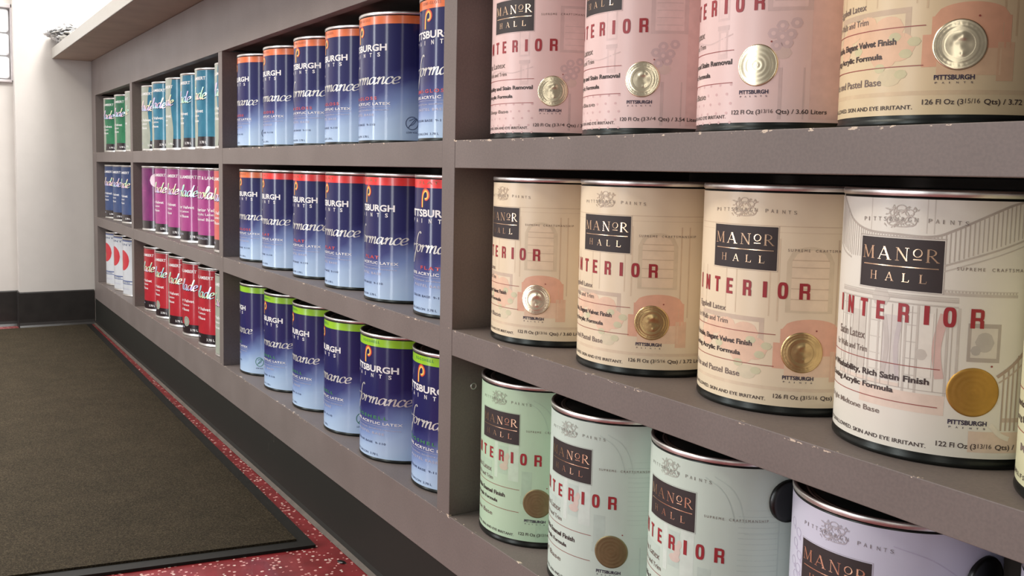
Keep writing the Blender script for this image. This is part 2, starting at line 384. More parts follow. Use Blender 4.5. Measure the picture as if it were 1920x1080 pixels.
T_dark = tin_parts(True); T_steel = tin_parts(False)
_used = {id(T_dark): False, id(T_steel): False}
def new_can(T, loc):
    """the first use places the prototype itself, later ones copy it with each of its parts"""
    if not _used[id(T)]:
        _used[id(T)] = True; T[0].location = loc; return T[0]
    e = T[0].copy(); COL.objects.link(e); e.location = loc
    for p in T[1:]:
        c = p.copy(); COL.objects.link(c); c.parent = e
    return e
def add_part(e, src):
    c = src.copy(); COL.objects.link(c); c.parent = e; return c

def seal(parent, rot, style):
    """round foil medallion, embossed in relief, on the curved label"""
    a0, z0, Rm = 47.0 + rot, 54.5, 17.6; nr, nt = 26, 72; v, f = [], []
    rnd = random.Random(3)
    bumps = [(rnd.uniform(-.42, .42), rnd.uniform(-.42, .42), rnd.uniform(.08, .2), rnd.uniform(-.5, .9)) for _ in range(16)]
    def hgt(r, t):
        h = .9 * (1 - max(0, (r - .93) / .07) ** 2) if r > .93 else .9
        if style in ('emboss', 'bright'):
            h += .28 * math.exp(-((r - .93) / .03) ** 2) + .30 * math.exp(-((r - .66) / .03) ** 2) + .22 * math.exp(-((r - .58) / .02) ** 2)
            h += .22 * math.exp(-((r - .80) / .05) ** 2) * (0.5 + 0.5 * sin(t * 26))
            if r < .55: h += sum(k * .55 * math.exp(-(((r * cos(t) - x) / w) ** 2 + ((r * sin(t) - y) / w) ** 2)) for x, y, w, k in bumps) * (1 - (r / .55) ** 4)
        else: h += .06 * sin(r * 30)
        return h
    for j in range(nr + 1):
        r = j / nr
        for i in range(nt):
            t = 2 * PI * i / nt; aa = rad(a0) + Rm * r * cos(t) * .001 / RC; zz = z0 + Rm * r * sin(t); R = RC + .0004 + (hgt(r, t) * .0007 if j < nr else -.0004)
            v.append((R * sin(aa), -R * cos(aa), zz * .001))
    for j in range(nr):
        for i in range(nt): f.append((j * nt + i, (j + 1) * nt + i, (j + 1) * nt + (i + 1) % nt, j * nt + (i + 1) % nt))
    o = mesh_obj('seal', v, f, [{'emboss': 'gold', 'bright': 'gold_pale', 'flat': 'gold_matte', 'bronze': 'gold_bronze', 'bronze_emboss': 'gold_bronze', 'smooth': 'gold_pale'}[style]], None, parent, smooth=True)
    return o

# ------------------------------------------------------------------ label designs
def art_room(w, c):
    F = lambda k, to: faint(c, k, to)
    br = (150, 110, 80)
    w.grid(-40, 95, 160, 160.8, F(.25, br)); w.grid(-40, 95, 155, 155.5, F(.18, br))
    w.grid(36, 64, 88, 131, F(.16, (120, 100, 70))); w.disc(50, 131, 14, 13, F(.16, (120, 100, 70)), r=.06)
    w.grid(39, 61, 90, 131, F(.10, (240, 180, 150)), r=.09); w.disc(50, 131, 11, 10, F(.10, (240, 180, 150)), r=.1)
    for z in (99, 108, 117, 126, 132): w.grid(39, 61, z, z + .9, F(.35, br), r=.12)
    w.grid(66, 67, 60, 150, F(.3, br)); w.grid(72, 73, 60, 150, F(.25, br)); w.grid(31, 32, 80, 150, F(.2, br))
    for a in (-34, -26, -4, 4, 26): w.grid(a, a + .8, 84, 122, F(.22, br))
    w.grid(-30, 24, 78, 82, F(.35, (140, 110, 110)), r=.08); w.grid(-30, -27, 60, 78, F(.3, (140, 110, 110)), r=.08); w.grid(21, 24, 62, 78, F(.3, (140, 110, 110)), r=.08)
    red = F(.55, (226, 130, 104)); w.grid(34, 70, 52, 74, red, r=.07); w.disc(52, 74, 17, 9, red, r=.08); w.grid(30, 37, 40, 62, red, r=.07)
    w.grid(64, 72, 30, 56, F(.4, (216, 140, 110)), r=.07); w.grid(37, 66, 34, 52, F(.3, (226, 150, 120)), r=.07)
    pk = F(.35, (232, 150, 128))
    for a, z, ra, rz in ((-14, 70, 9, 8), (-2, 71, 8, 8), (12, 68, 9, 9), (2, 58, 13, 9), (18, 55, 9, 10), (-22, 60, 8, 10), (10, 47, 8, 6)): w.disc(a, z, ra, rz, pk, r=.09)
    gr = F(.35, (150, 180, 130))
    for a, z in ((16, 62), (22, 50), (8, 41), (26, 58), (-8, 55), (20, 36)): w.disc(a, z, 3.5, 3.2, gr, r=.13)
    w.disc(14, 34, 7, 6, F(.18, (150, 170, 140)), r=.1)
    w.grid(-40, 90, 21, 24, F(.15, (160, 110, 90)), r=.06)
def art_stairs(w, c):
    F = lambda k, to: faint(c, k, to); br = (110, 92, 84)
    rail = [(-44, 190), (-36, 183), (-26, 171), (-12, 164), (6, 162.5), (24, 162), (34, 167), (48, 177), (62, 186), (74, 189)]
    low = [(-44, 152), (-36, 146), (-26, 142)]; low2 = [(30, 142), (42, 148), (56, 155), (70, 163), (84, 172)]
    w.stroke(rail, 1.6, F(.5, br), r=.14); w.stroke(low, 1.2, F(.4, br), r=.14); w.stroke(low2, 1.2, F(.4, br), r=.14); w.stroke([(p[0], p[1] - 4) for p in low2], .8, F(.3, br), r=.14)
    P = cat(rail, 12)
    def zr(a):
        b = min(P, key=lambda q: abs(q[0] - a)); return b[1]
    a = -43
    while a < 82:
        z1 = zr(a); z0 = 143 + (max(0, a - 30)) * .55 if a > 30 else (159.5 if a > -17 else 144 + max(0, -26 - a) * .5)
        if z1 - z0 > 1: w.grid(a, a + .5, z0, z1, F(.42, br), r=.13)
        a += 2.1 if (a > 28 or a < -18) else 1.7
    w.grid(-17, 31, 160.2, 160.9, F(.5, br), r=.12)
    for a in (-10, 21, 24.5): w.grid(a, a + .5, 164, 188, F(.22, br))
    w.grid(-34, 38, 117, 119, F(.3, br)); w.grid(-34, 38, 113.5, 114.2, F(.25, br)); w.disc(-1, 116, 5.5, 7, F(.22, br), r=.1)
    w.grid(31, 66, 121.5, 123.5, F(.32, br)); w.grid(31, 66, 125, 125.6, F(.25, br))
    for a in (-30, -24, -8, -2, 13, 19, 33, 38): w.grid(a, a + 1.2, 50, 113, F(.28, br), r=.09)
    w.grid(-21, -10, 60, 104, F(.18, br)); w.grid(1, 11, 56, 104, F(.2, (130, 110, 130)))
    w.stroke([(2, 103), (4, 80), (2, 58)], 3.5, F(.4, (140, 124, 126)), r=.12); w.stroke([(11, 103), (9, 80), (11, 58)], 3.5, F(.4, (140, 120, 140)), r=.12)
    w.grid(21, 27, 62, 108, F(.35, (240, 232, 220)), r=.11); w.stroke([(32, 108), (29, 84), (31, 62)], 6, F(.45, (190, 110, 104)), r=.12)
    w.grid(-12, 34, 36, 50, F(.28, (222, 150, 120))); w.grid(-34, 12, 52, 55, F(.2, (222, 150, 120)))
    for k in range(22): w.grid(31 + k * 1.6, 31.8 + k * 1.6, 123.7, 125, F(.35, br), r=.12)
    for a in (-33, -27.5, -21, -15.5, -10, 1, 6, 11.5, 16.5, 28, 35.5): w.grid(a, a + .35, 52, 112, F(.4, br), r=.15)
    for z in (62, 74, 86, 98, 107): w.grid(-33, -22, z, z + .6, F(.3, br), r=.14); w.grid(-8, 0, z, z + .6, F(.25, br), r=.14); w.grid(13, 20, z, z + .6, F(.3, br), r=.14)
    for z in (52, 113, 116.5, 119.5): w.grid(-34, 38, z, z + .45, F(.45, br), r=.16)
    w.disc(22, 78, 3, 4, F(.25, br), r=.13)
    w.grid(43, 58.5, 76, 103, F(.5, br), r=.1); w.grid(44.6, 57, 79, 100, F(.2, (150, 130, 110)), r=.14); w.disc(51, 90, 4.6, 7, F(.42, (110, 100, 96)), r=.18); w.disc(47, 84, 2.5, 3.4, F(.4, (90, 80, 80)), r=.2)
    w.stroke([(58, 66), (66, 75), (74, 88), (80, 100), (86, 114)], 2.2, F(.6, (120, 80, 60)), r=.2); w.stroke([(59, 62), (67, 70), (75, 82), (82, 96)], 1.0, F(.5, (140, 100, 80)), r=.2)
    for k in range(12):
        a = 61 + k * 2.4; w.grid(a, a + .8, 28 + max(0, k - 3) * 4.6, 68 + k * 4.4, F(.55, (120, 84, 64)), r=.17)
    w.stroke([(56, 32), (61, 25), (66, 22)], 3.4, F(.6, (236, 224, 206)), r=.22); w.grid(46, 88, 12, 27, F(.35, (220, 150, 112)), r=.07)
    w.grid(62, 90, 34, 37, F(.4, (150, 100, 80)), r=.09)
def art_bed(w, c):
    F = lambda k, to: faint(c, k, to); g = (120, 110, 110)
    w.grid(17, 27, 94, 124, F(.12, g)); w.grid(18.2, 25.8, 96, 122, F(.08, (250, 230, 225)), r=.1)
    w.grid(52, 78, 98, 150, F(.18, g)); w.grid(55, 75, 101, 147, F(.06, (240, 230, 226)), r=.1)
    for z in (106, 113, 120, 127): w.grid(56, 74, z, z + .7, F(.2, g), r=.13)
    w.grid(18, 26, 62, 90, F(.12, g)); w.grid(17, 27, 86, 90, F(.2, g), r=.1); w.grid(20, 25, 66, 84, F(.05, (250, 230, 225)), r=.1)
    for a, z in ((56, 80), (61, 86), (66, 79), (58, 70), (64, 72), (69, 88), (61, 77)): w.disc(a, z, 3.6, 4.4, F(.24, (130, 120, 136)), r=.1); w.disc(a, z, 1.4, 1.8, F(.1, (230, 210, 210)), r=.14)
    w.disc(62, 64, 5, 5, F(.15, (150, 160, 120)), r=.09)
    for z in (8, 16, 24, 32, 40):
        for a in range(-45, 28, 9): w.disc(a + (z / 8 % 2) * 3, z, 1.1, 1.2, F(.28, (160, 90, 100)), r=.1)
    w.grid(60, 62, 10, 52, F(.2, g)); w.grid(74, 75, 10, 52, F(.2, g)); w.grid(-40, 95, 166, 166.6, F(.15, g)); w.grid(78, 96, 10, 160, F(.12, (190, 110, 100)), r=.06)
    w.stroke([(-30, 78), (-10, 80), (10, 76), (30, 82)], 1, F(.2, g))
def art_bath(w, c):
    F = lambda k, to: faint(c, k, to); g = (120, 140, 140)
    w.grid(4, 8, 78, 122, F(.3, (245, 245, 245))); w.grid(20, 30, 78, 122, F(.25, (245, 245, 245))); w.grid(9, 19, 84, 118, F(.14, g))
    rd = F(.45, (236, 160, 150)); w.disc(17, 100, 3, 6, rd, r=.12); w.disc(15, 93, 5, 4, rd, r=.13); w.disc(19, 107, 2, 4, rd, r=.13)
    for z in range(84, 146, 5): w.grid(58, 84, z, z + .6, F(.18, g), r=.07)
    w.grid(33, 42, 62, 92, F(.16, g)); w.grid(32, 43, 52, 62, F(.12, g)); w.grid(-24, 0, 72, 96, F(.14, g), r=.06)
    w.stroke([(36, 176), (46, 168), (52, 156), (56, 138)], .8, F(.22, g)); w.stroke([(42, 178), (52, 170), (58, 158), (62, 138)], .8, F(.18, g))
    for z in (150, 128, 104, 70, 48): w.grid(62, 92, z, z + .5, F(.14, g), r=.07)
    w.grid(84, 85, 20, 150, F(.18, g)); w.grid(46, 62, 8, 30, F(.08, g)); w.grid(68, 69, 6, 60, F(.15, g))
def art_lilac(w, c):
    F = lambda k, to: faint(c, k, to); g = (130, 110, 150)
    for a, z in ((-22, 160), (-26, 150), (-20, 142), (-28, 134), (-24, 124), (-30, 165), (-21, 131)): w.ring(a, z, 3, 3.4, .7, F(.4, g), .12); w.disc(a + 2, z - 4, 1.4, 1.4, F(.3, g), r=.1)
    w.grid(32, 80, 140, 140.6, F(.25, g)); w.stroke([(40, 176), (60, 168), (80, 150)], .9, F(.2, g)); w.grid(44, 60, 60, 120, F(.12, g))

def house_label(paper_key, art, rot, floz, sheen, base_t, big='Latex', parent=None):
    w = Wrap(rot); c = paper_key
    w.base('p_' + c)
    art(w, c)
    ink = 'dark_ink'
    # crest and arched wording above the black panel
    cr = faint(c, .42, (120, 100, 92)); rnd = random.Random(5)
    for (a, z, ra, rz) in ((8, 175, 4.2, 5), (8, 181, 2.6, 2.4), (3.2, 172, 3, 3.4), (13, 172, 3, 3.4), (4, 178, 2.4, 2.4), (12.4, 178, 2.2, 2.4), (8, 170, 6.5, 2)): w.ring(a, z, ra, rz, .7, cr, .3)
    for k in range(44): 
        a, z = 8 + rnd.uniform(-8, 8), 174 + rnd.uniform(-7, 8); w.stroke([(a, z), (a + rnd.uniform(-2, 2), z + rnd.uniform(-2.5, 2.5)), (a + rnd.uniform(-2, 2), z + rnd.uniform(-2, 2))], .4, cr, .32)
    for i, ch in enumerate('PITTSBURGH PAINTS'):
        if ch != ' ':
            a = -15 + i * 3.35; z = 171 + .8 * math.cos((a - 10) / 14); w.text(ch, a, a + (1.7 if ch != 'I' else .5), z, z + 3.0, faint(c, .8, (96, 84, 80)), .0, r=.36)
    w.grid(-16.6, 30.8, 121.6, 160.4, faint(c, .35, (90, 70, 70)), r=.12); w.grid(-16.2, 30.4, 122.1, 159.9, 'p_' + c, r=.16)
    w.grid(-15.9, 30.1, 122.6, 159.4, 'black_ink', r=.2)
    w.serif('MANR', [(-14.4, -6.4), (-4.3, 3.9), (6.2, 13.2), (21.6, 28.2)], 143.6, 9.4, 'foil'); w.serif('O', [(15.2, 20.2)], 146.8, 6.0, 'foil'); w.grid(15.6, 19.8, 144.8, 145.5, 'foil', r=.35)
    w.grid(-13.4, 28.0, 139.0, 139.7, 'foil', r=.35)
    w.serif('HALL', [(-8.4, -3.9), (1.0, 5.9), (10.2, 14.2), (18.8, 22.8)], 128.5, 6.2, 'foil')
    # wide red word
    for ch, a0, a1 in (('I', -36.0, -33.6), ('N', -26.4, -20.6), ('T', -14.6, -9.2), ('E', -3.2, 1.8), ('R', 9.4, 15.2), ('I', 22.4, 24.9), ('O', 31.4, 37.2), ('R', 43.8, 50.2)):
        if ch == 'I': w.grid(a0, a1, 99.6, 113.2, 'red_ink', r=.3)
        elif ch == 'T': w.grid(a0, a1, 110.7, 113.2, 'red_ink', r=.3); w.grid((a0 + a1) / 2 - 1.05, (a0 + a1) / 2 + 1.05, 99.6, 111, 'red_ink', r=.3)
        elif ch == 'E':
            w.grid(a0, a0 + 2.1, 99.6, 113.2, 'red_ink', r=.3)
            for z in (99.6, 105.2, 110.8): w.grid(a0, a1 - (.4 if z == 105.2 else 0), z, z + 2.4, 'red_ink', r=.31)
        elif ch == 'N': w.grid(a0, a0 + 1.9, 99.6, 113.2, 'red_ink', r=.3); w.grid(a1 - 1.9, a1, 99.6, 113.2, 'red_ink', r=.3); w.stroke([(a0 + 1.1, 112.6), (a1 - 1.1, 100.2)], 2.6, 'red_ink', .31)
        elif ch == 'O':
            m = (a0 + a1) / 2; K = 1.05
            n = 28; prev = None
            for i in range(n + 1):
                t = 2 * PI * i / n; sx = math.copysign(abs(cos(t)) ** .6, cos(t)); sz = math.copysign(abs(sin(t)) ** .75, sin(t))
                cc = (w.pt(m + 3.0 * sx, 106.4 + 7.1 * sz, .3), w.pt(m + .95 * sx, 106.4 + 4.6 * sz, .3))
                if prev: w.face((prev[0], cc[0], cc[1], prev[1]), 'red_ink')
                prev = cc
        elif ch == 'R':
            w.grid(a0, a0 + 2.1, 99.6, 113.2, 'red_ink', r=.3); w.grid(a0, a1 - 1.6, 110.9, 113.2, 'red_ink', r=.31); w.grid(a0, a1 - 1.6, 104.9, 107.1, 'red_ink', r=.31)
            w.stroke([(a1 - 1.7, 112.1), (a1 - 1.1, 111.4), (a1 - 1.0, 109), (a1 - 1.1, 106.8), (a1 - 1.7, 106.1)], 2.4, 'red_ink', .32, smooth=False)
            w.stroke([(a1 - 1.9, 105.8), (a1 - 1.1, 104.6), (a1 - 1.05, 99.7)], 2.6, 'red_ink', .33, smooth=False)
    w.text('SUPREME  CRAFTSMANSHIP', 36.2, 77, 139.5, 141.8, 'grey_ink', .0, 1.5)
    w.text(big, -36, sheen[4], 82.6, 89, 'grey_ink', 0.01); w.text('for Walls and Trim', -40, sheen[4] + 2, 73.2, 77.8, 'grey_ink', 0.01)
    w.stroke([(-60, 68.6), (31.2, 68.6)], .55, 'rule_ink', .3); w.stroke([(-60, 41.4), (31, 41.4)], .55, 'rule_ink', .3)
    w.text(sheen[0], -62, sheen[2], 55.4, 61.4, 'dark_ink', .03); w.text(sheen[1], -58, sheen[3], 46.2, 51.6, 'dark_ink', .03)
    w.text(base_t, -46, sheen[5], 28.8, 34, 'grey_ink', 0.01)
    w.text('PITTSBURGH', 36.2, 54.4, 31, 34.4, 'navy_ink', .03)
    for k in range(6): w.text('PAINTS'[k], 36.8 + k * 3.2, (37.8 if k != 2 else 37.1) + k * 3.2, 28.4, 29.7, 'navy_ink', .01)
    w.text('HARMFUL IF SWALLOWED. SKIN AND EYE IRRITANT.', -62, 26.8, 11.4, 14.4, 'dark_ink', .01)
    fa, fb, fc = floz; w.text(fa, 31.4, 50, 13.2, 18, 'dark_ink', .012); w.text(fb, 50.8, 57.4, 15, 18.2, 'dark_ink', .0); w.text(fc, 59.2, 88.5, 13.2, 18, 'dark_ink', .012)
    w.disc(55, 73.4, .55, .7, 'rule_ink', r=.3)
    return w.build('paper_label', parent)

def blue_label(band, rot, sheen, sheen_mat, eco, parent=None):
    w = Wrap(rot); w.base(None, bands=[(5, 176.5, 'blue_label'), (176.5, 188.3, band)])
    w.text(sheen, -3, 27, 181.6, 185.6, faint('tan', .8, (150, 50, 30)) if band != 'band_green' else 'ink_green', .01, 1.3)
    # looping p emblem in three nested colours
    for k, m in enumerate(('logo_red', 'logo_orange', 'logo_yellow')):
        e = 1.6 * k; w.stroke([(2.4 + e * .5, 150), (2.6 + e * .5, 162), (4.4 + e * .4, 172 - e), (9 , 175.4 - e), (13.8 - e * .7, 171 - e * .4), (14.4 - e * .8, 164.5), (11 - e * .3, 160.2 + e * .6), (7.6, 160.6 + e * .5)], 2.0, m, .3 + .04 * k)
    w.text('PITTSBURGH', -29, 50.6, 137.2, 147.4, 'white_ink', .03)
    for i, ch in enumerate('PAINTS'):
        a = -21.5 + i * 12; w.text(ch, a, a + (3.8 if ch != 'I' else 1), 128.8, 134.8, 'white_ink', .02)
    V, F, adv = script_geo('Performance', .22, .06, .2); k = 112 / adv
    w.geo(V, F, 'silver_ink', -47.5, k, 88.4, 10.2, .3)
    n = len(sheen); w.text(sheen, -24 if n > 5 else 2, 38 if n > 5 else 30, 65.2, 70, sheen_mat, .02, 1.35)
    w.text('100% ACRYLIC LATEX', -22, 55.4, 57.2, 61.4, 'white_ink', .02, 1.1); w.grid(-30, 56, 54.6, 55.0, 'ink_pale', r=.3)
    w.text('100% Acrylique, excellent resistance', -24, 53.6, 48.4, 51.4, 'ink_pale', .005); w.text('PASTEL BASE', -12, 34, 41.2, 44.8, 'ink_pale', .02, 1.2)
    w.text('COLOR BASE  9-110', -18, 36, 26.6, 29.8, 'ink_slate', .02, 1.1); w.text('ONE GALLON  3.78 L', -22, 26.5, 8.8, 12, 'ink_slate', .01)
    if eco:
        a = 79; w.ring(a, 30.5, 6.6, 9.4, 1.1, 'eco_green' if eco == 2 else 'ink_slate', .3, 60, 400); w.stroke([(a - 4.5, 23), (a, 31), (a + 4.5, 38)], 1.0, 'eco_green' if eco == 2 else 'ink_slate', .3); w.stroke([(a - 3, 34), (a + 2, 37.4), (a + 4.6, 36), (a + 1, 29), (a - 3, 27)], .9, 'eco_green' if eco == 2 else 'ink_slate', .32)
        w.text('LOW VOC', a - 6, a + 6, 15.4, 18.2, 'ink_slate', .01)
    return w.build('paper_label', parent)

def lam_label(main, rot, strip=None, small='100', logo=False, badge=None, parent=None):
    w = Wrap(rot); w.base(None, bands=[(7, 30.5, 'black_band'), (30.5, 188.5, main)])
    w.text('PRATT & LAMBERT', -42, 42.2, 165.6, 173.6, 'white_ink', .02)
    V, F, adv = script_geo('Accolade', .22, .07, .26); k = 94 / adv
    w.geo(V, F, 'holo', -52, k, 120, 14.5, .34)
    w.geo([(x + .06, y - .1) for x, y in V], F, 'black_band', -52, k, 120, 14.5, .2)
    w.text('Interior Velvet', -34, 36, 88, 96, 'white_ink', .015); w.text('Acrylic Latex', -34, 24, 76.6, 84, 'white_ink', .01); w.text('Enamel Base', -34, 23, 65.4, 72, 'white_ink', .01)
    w.text('ONE GALLON', -34, 6, 20, 25, 'ink_pale', .01); w.text('3.78 L', 26, 44, 14, 20, 'white_ink', .02)
    if strip:
        a, b = strip[0] - rot, strip[1] - rot
        n = 10; prev = None
        for j in range(n + 1):
            z = 7 + 183 * j / n; wob = 4 * sin(z * .035); c = (a + wob * .4, b + wob)
            ids = [w.pt(c[0] + (c[1] - c[0]) * q / 30, z, .18) for q in range(31)]
            if prev:
                for q in range(30): w.face((prev[q], prev[q + 1], ids[q + 1], ids[q]), 'cream_strip')
            prev = ids
    if logo: w.disc(14, 38, 10, 13, 'cream_strip', r=.24); w.ring(14, 38, 7, 9, 1, 'grey_ink', .3)
    if badge: w.text('NEW', 22, 40, 18, 25, 'white_ink', .04); w.text('BASE', 22, 40, 9, 15, 'white_ink', .04)
    return w.build('paper_label', parent)
def plain_purple(parent=None):
    w = Wrap(0); w.base(None, bands=[(7, 30.5, 'black_band'), (30.5, 188.5, 'l_purple')]); w.disc(50, 152, 17, 20, 'circle_pale', r=.2)
    w.grid(-42, 20, 120, 121, 'l_magenta', r=.2); return w.build('paper_label', parent)
def white_label(parent=None):
    w = Wrap(0); w.base(None, bands=[(7, 184, 'l_white'), (184, 188.5, 'stripe_blue')])
    w.disc(4, 120, 27.5, 34, 'circle_red', r=.15); w.disc(-8, 108, 8, 12, faint('yellowgreen', .5, (160, 120, 40)), r=.22); w.text('PAINT', -22, 39, 170, 177, 'ink_slate', .02, 1.2)
    w.grid(-60, 60, 49, 52.5, 'stripe_blue', r=.2); w.grid(-60, 60, 40, 42, 'stripe_blue', r=.2); w.text('INTERIOR LATEX', -34, 34, 43.4, 48, 'ink_slate', .02)
    w.text('GALLON', -20, 30, 22, 27, 'ink_pale', .01); return w.build('paper_label', parent)

# ------------------------------------------------------------------ the setting
XW = -3.925
struct(mesh_obj('floor', [(-6, -4.5, 0), (2.5, -4.5, 0), (2.5, 1.5, 0), (-6, 1.5, 0)], [(0, 1, 2, 3)], ['floor']))
# end wall: a pier beside the shelving and a slightly recessed stretch with the glass-block window
win_y0, win_y1, win_z0, win_z1 = -1.05, -.253, .900, 1.182
struct(box('wall_left', None, None, 'wall', boxes=[((XW - .25, -.256, 0), (XW, 1.5, 2.6)),
        ((XW - .25, -4.5, 0), (XW - .065, -.256, win_z0)), ((XW - .25, -4.5, win_z1), (XW - .065, -.256, 2.6)), ((XW - .25, -4.5, win_z0), (XW - .065, win_y0, win_z1))]))
bb = struct(prism('baseboard_left', [(0, 0), (0, 0), (0, 0)], 0, .001, ['baseboard']))
bpy.data.objects.remove(bb)
def baseboard(name, x, y0, y1):
    prof = [(0, .132), (.0035, .131), (.005, .128), (.005, .018), (.008, .008), (.016, .0)]
    v = []; f = []
    for yy in (y0, y1): v += [(x + a, yy, z) for a, z in prof] + [(x - .002, yy, 0), (x - .002, yy, .132)]
    n = len(prof) + 2
    f = [(i, (i + 1) % n, n + (i + 1) % n, n + i) for i in range(n)] + [tuple(range(n)), tuple(range(n, 2 * n))[::-1]]
    return struct(mesh_obj(name, v, f, ['baseboard']))
baseboard('baseboard_left', XW, -.258, -.002)
baseboard('baseboard_left.001', XW - .065, -4.5, -.2565)
struct(box('trim_1', (XW - .066, -.2612, 0), (XW + .0048, -.2562, .132), 'baseboard', bevel=.0006))
wf = struct(box('window_1', None, None, 'frame', boxes=[((XW - .12, win_y0, win_z1 - .014), (XW - .055, win_y1, win_z1)), ((XW - .12, win_y0, win_z0), (XW - .055, win_y1, win_z0 + .010)), ((XW - .12, win_y1 - .008, win_z0), (XW - .055, win_y1, win_z1)), ((XW - .12, win_y0, win_z0), (XW - .055, win_y0 + .02, win_z1))], bevel=.002))
box('window_grout', (XW - .10, win_y0 + .01, win_z0 + .005), (XW - .082, win_y1 - .006, win_z1 - .01), 'grout', wf)
def block(y0, y1, z0, z1):
    bm = bmesh.new(); r = bmesh.ops.create_cube(bm, size=1)['verts']
    bmesh.ops.scale(bm, vec=(.03, y1 - y0, z1 - z0), verts=r); bmesh.ops.translate(bm, vec=(XW - .078, (y0 + y1) / 2, (z0 + z1) / 2), verts=r)
    bmesh.ops.bevel(bm, geom=list(bm.edges), offset=.010, segments=4, affect='EDGES', profile=.5)
    me = bpy.data.meshes.new('glass_block'); bm.to_mesh(me); bm.free(); me.materials.append(M['glassblock'])
    for p in me.polygons: p.use_smooth = True
    return link(bpy.data.objects.new('glass_block', me), wf)
zc = [.912, .996, .081 + .998, 1.168]
for i in range(3):
    yy = win_y1 - .012
    for k in range(4): block(yy - .186, yy, zc[i] + .003, zc[i + 1] - .003); yy -= .192

# ------------------------------------------------------------------ mat
mat = empty('floor_mat', (-1.437, -.038, 0))
P = [(0, 0), (-.20, -1.25), (-2.45, -1.25), (-2.45, .020)]
def poly_slab(name, pts, z0, z1, m, parent, inset=0):
    bm = bmesh.new(); vs = [bm.verts.new((x, y, z0)) for x, y in pts]; f = bm.faces.new(vs)
    r = bmesh.ops.extrude_face_region(bm, geom=[f]); bmesh.ops.translate(bm, vec=(0, 0, z1 - z0), verts=[g for g in r['geom'] if isinstance(g, bmesh.types.BMVert)])
    bmesh.ops.recalc_face_normals(bm, faces=list(bm.faces)); me = bpy.data.meshes.new(name); bm.to_mesh(me); bm.free(); me.materials.append(M[m]); return link(bpy.data.objects.new(name, me), parent)
poly_slab('rubber_border', P, 0.0005, .005, 'rubber', mat)
poly_slab('carpet_pile', [(-.030, -.022), (-.222, -1.22), (-2.43, -1.22), (-2.43, -.002)], .004, .0085, 'carpet', mat)
tag(mat, 'large dark brown entrance mat with a black rubber border on the red floor', 'mat')

# ------------------------------------------------------------------ shelving
Z = dict(hb=.861, s1t=.652, s1b=.6175, s2t=.413, s2b=.380, bt=.1694, kt=.099)
X0, X1 = -3.915, .95; DEP = .40
sh = empty('display_shelving', (X0, 0, 0))
def part(name, a, b, m='laminate', bevel=.0007, boxes=None):
    o = box(name, a, b, m, None, bevel, boxes); o.parent = sh; o.matrix_parent_inverse = Matrix.Translation((-X0, 0, 0)); return o
divs = [(-3.882, -3.831), (-3.1677, -3.134), (-2.1507, -2.1203), (-1.0904, -1.0568), (-.012, .022)]
part('fascia', (X0 + .034, 0, Z['hb']), (X1, .018, .990))
part('side_stile', (X0, 0, Z['kt']), (X0 + .0335, DEP, .990))
for a, b in divs: part('divider', (a, 0, Z['bt']), (b, DEP - .01, Z['hb']))
spans = list(zip([d[1] for d in divs], [d[0] for d in divs[1:]])) + [(divs[-1][1], X1)]
for a, b in spans:
    part('shelf', (a, .0003, Z['s1b']), (b, DEP - .01, Z['s1t'])); part('shelf', (a, .0003, Z['s2b']), (b, DEP - .01, Z['s2t']))
part('bottom_shelf', (X0 + .034, 0, Z['kt']), (X1, DEP - .01, Z['bt']))
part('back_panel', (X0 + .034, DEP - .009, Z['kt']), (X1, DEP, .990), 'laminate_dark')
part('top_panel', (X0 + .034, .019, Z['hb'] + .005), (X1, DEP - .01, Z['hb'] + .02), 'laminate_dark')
kk = prism('toe_kick', [(.0015, .0985), (.0015, .012), (-.001, .005), (-.008, .001), (.02, .001), (.02, .0985)], X0, X1, ['kick', 'kick_toe'], [0, 0, 1, 0, 0, 0]); kk.parent = sh; kk.matrix_parent_inverse = Matrix.Translation((-X0, 0, 0))
# shelf-pin hole with its brass sleeve, on the divider beside the pale cans
def ring_obj(name, c, R, r, m):
    v, f = [], []; n, k = 24, 8
    for i in range(n):
        for j in range(k):
            t, u = 2 * PI * i / n, 2 * PI * j / k; v.append((c[0] + r * sin(u), c[1] + (R + r * cos(u)) * cos(t), c[2] + (R + r * cos(u)) * sin(t)))
    for i in range(n):
        for j in range(k): f.append((i * k + j, i * k + (j + 1) % k, ((i + 1) % n) * k + (j + 1) % k, ((i + 1) % n) * k + j))
    o = mesh_obj(name, v, f, [m], None, None, True); o.parent = sh; o.matrix_parent_inverse = Matrix.Translation((-X0, 0, 0)); return o
ring_obj('pin_sleeve', (-1.0566, .033, .337), .0038, .0008, 'steel')
tag(sh, 'long grey-mauve built-in shelving with open bays standing on a black toe kick', 'shelving')
ct = empty('countertop', (XW, 0, .991))
def cpart(name, boxes, m, bev=.0015):
    o = box(name, None, None, m, None, bev, boxes); o.parent = ct; o.matrix_parent_inverse = Matrix.Translation((-XW, 0, -.991)); return o
cpart('slab', [((XW + .002, -.128, .9915), (X1, .62, 1.026))], 'counter_under', .0005)
cpart('front_edging', [((XW + .002, -.132, .9912), (X1, -.1285, 1.029))], 'counter_edge')
cpart('top_laminate', [((XW + .002, -.1284, 1.0262), (X1, .62, 1.029))], 'counter_edge', .0004)
tag(ct, 'pale grey laminate countertop overhanging the long shelving', 'countertop')

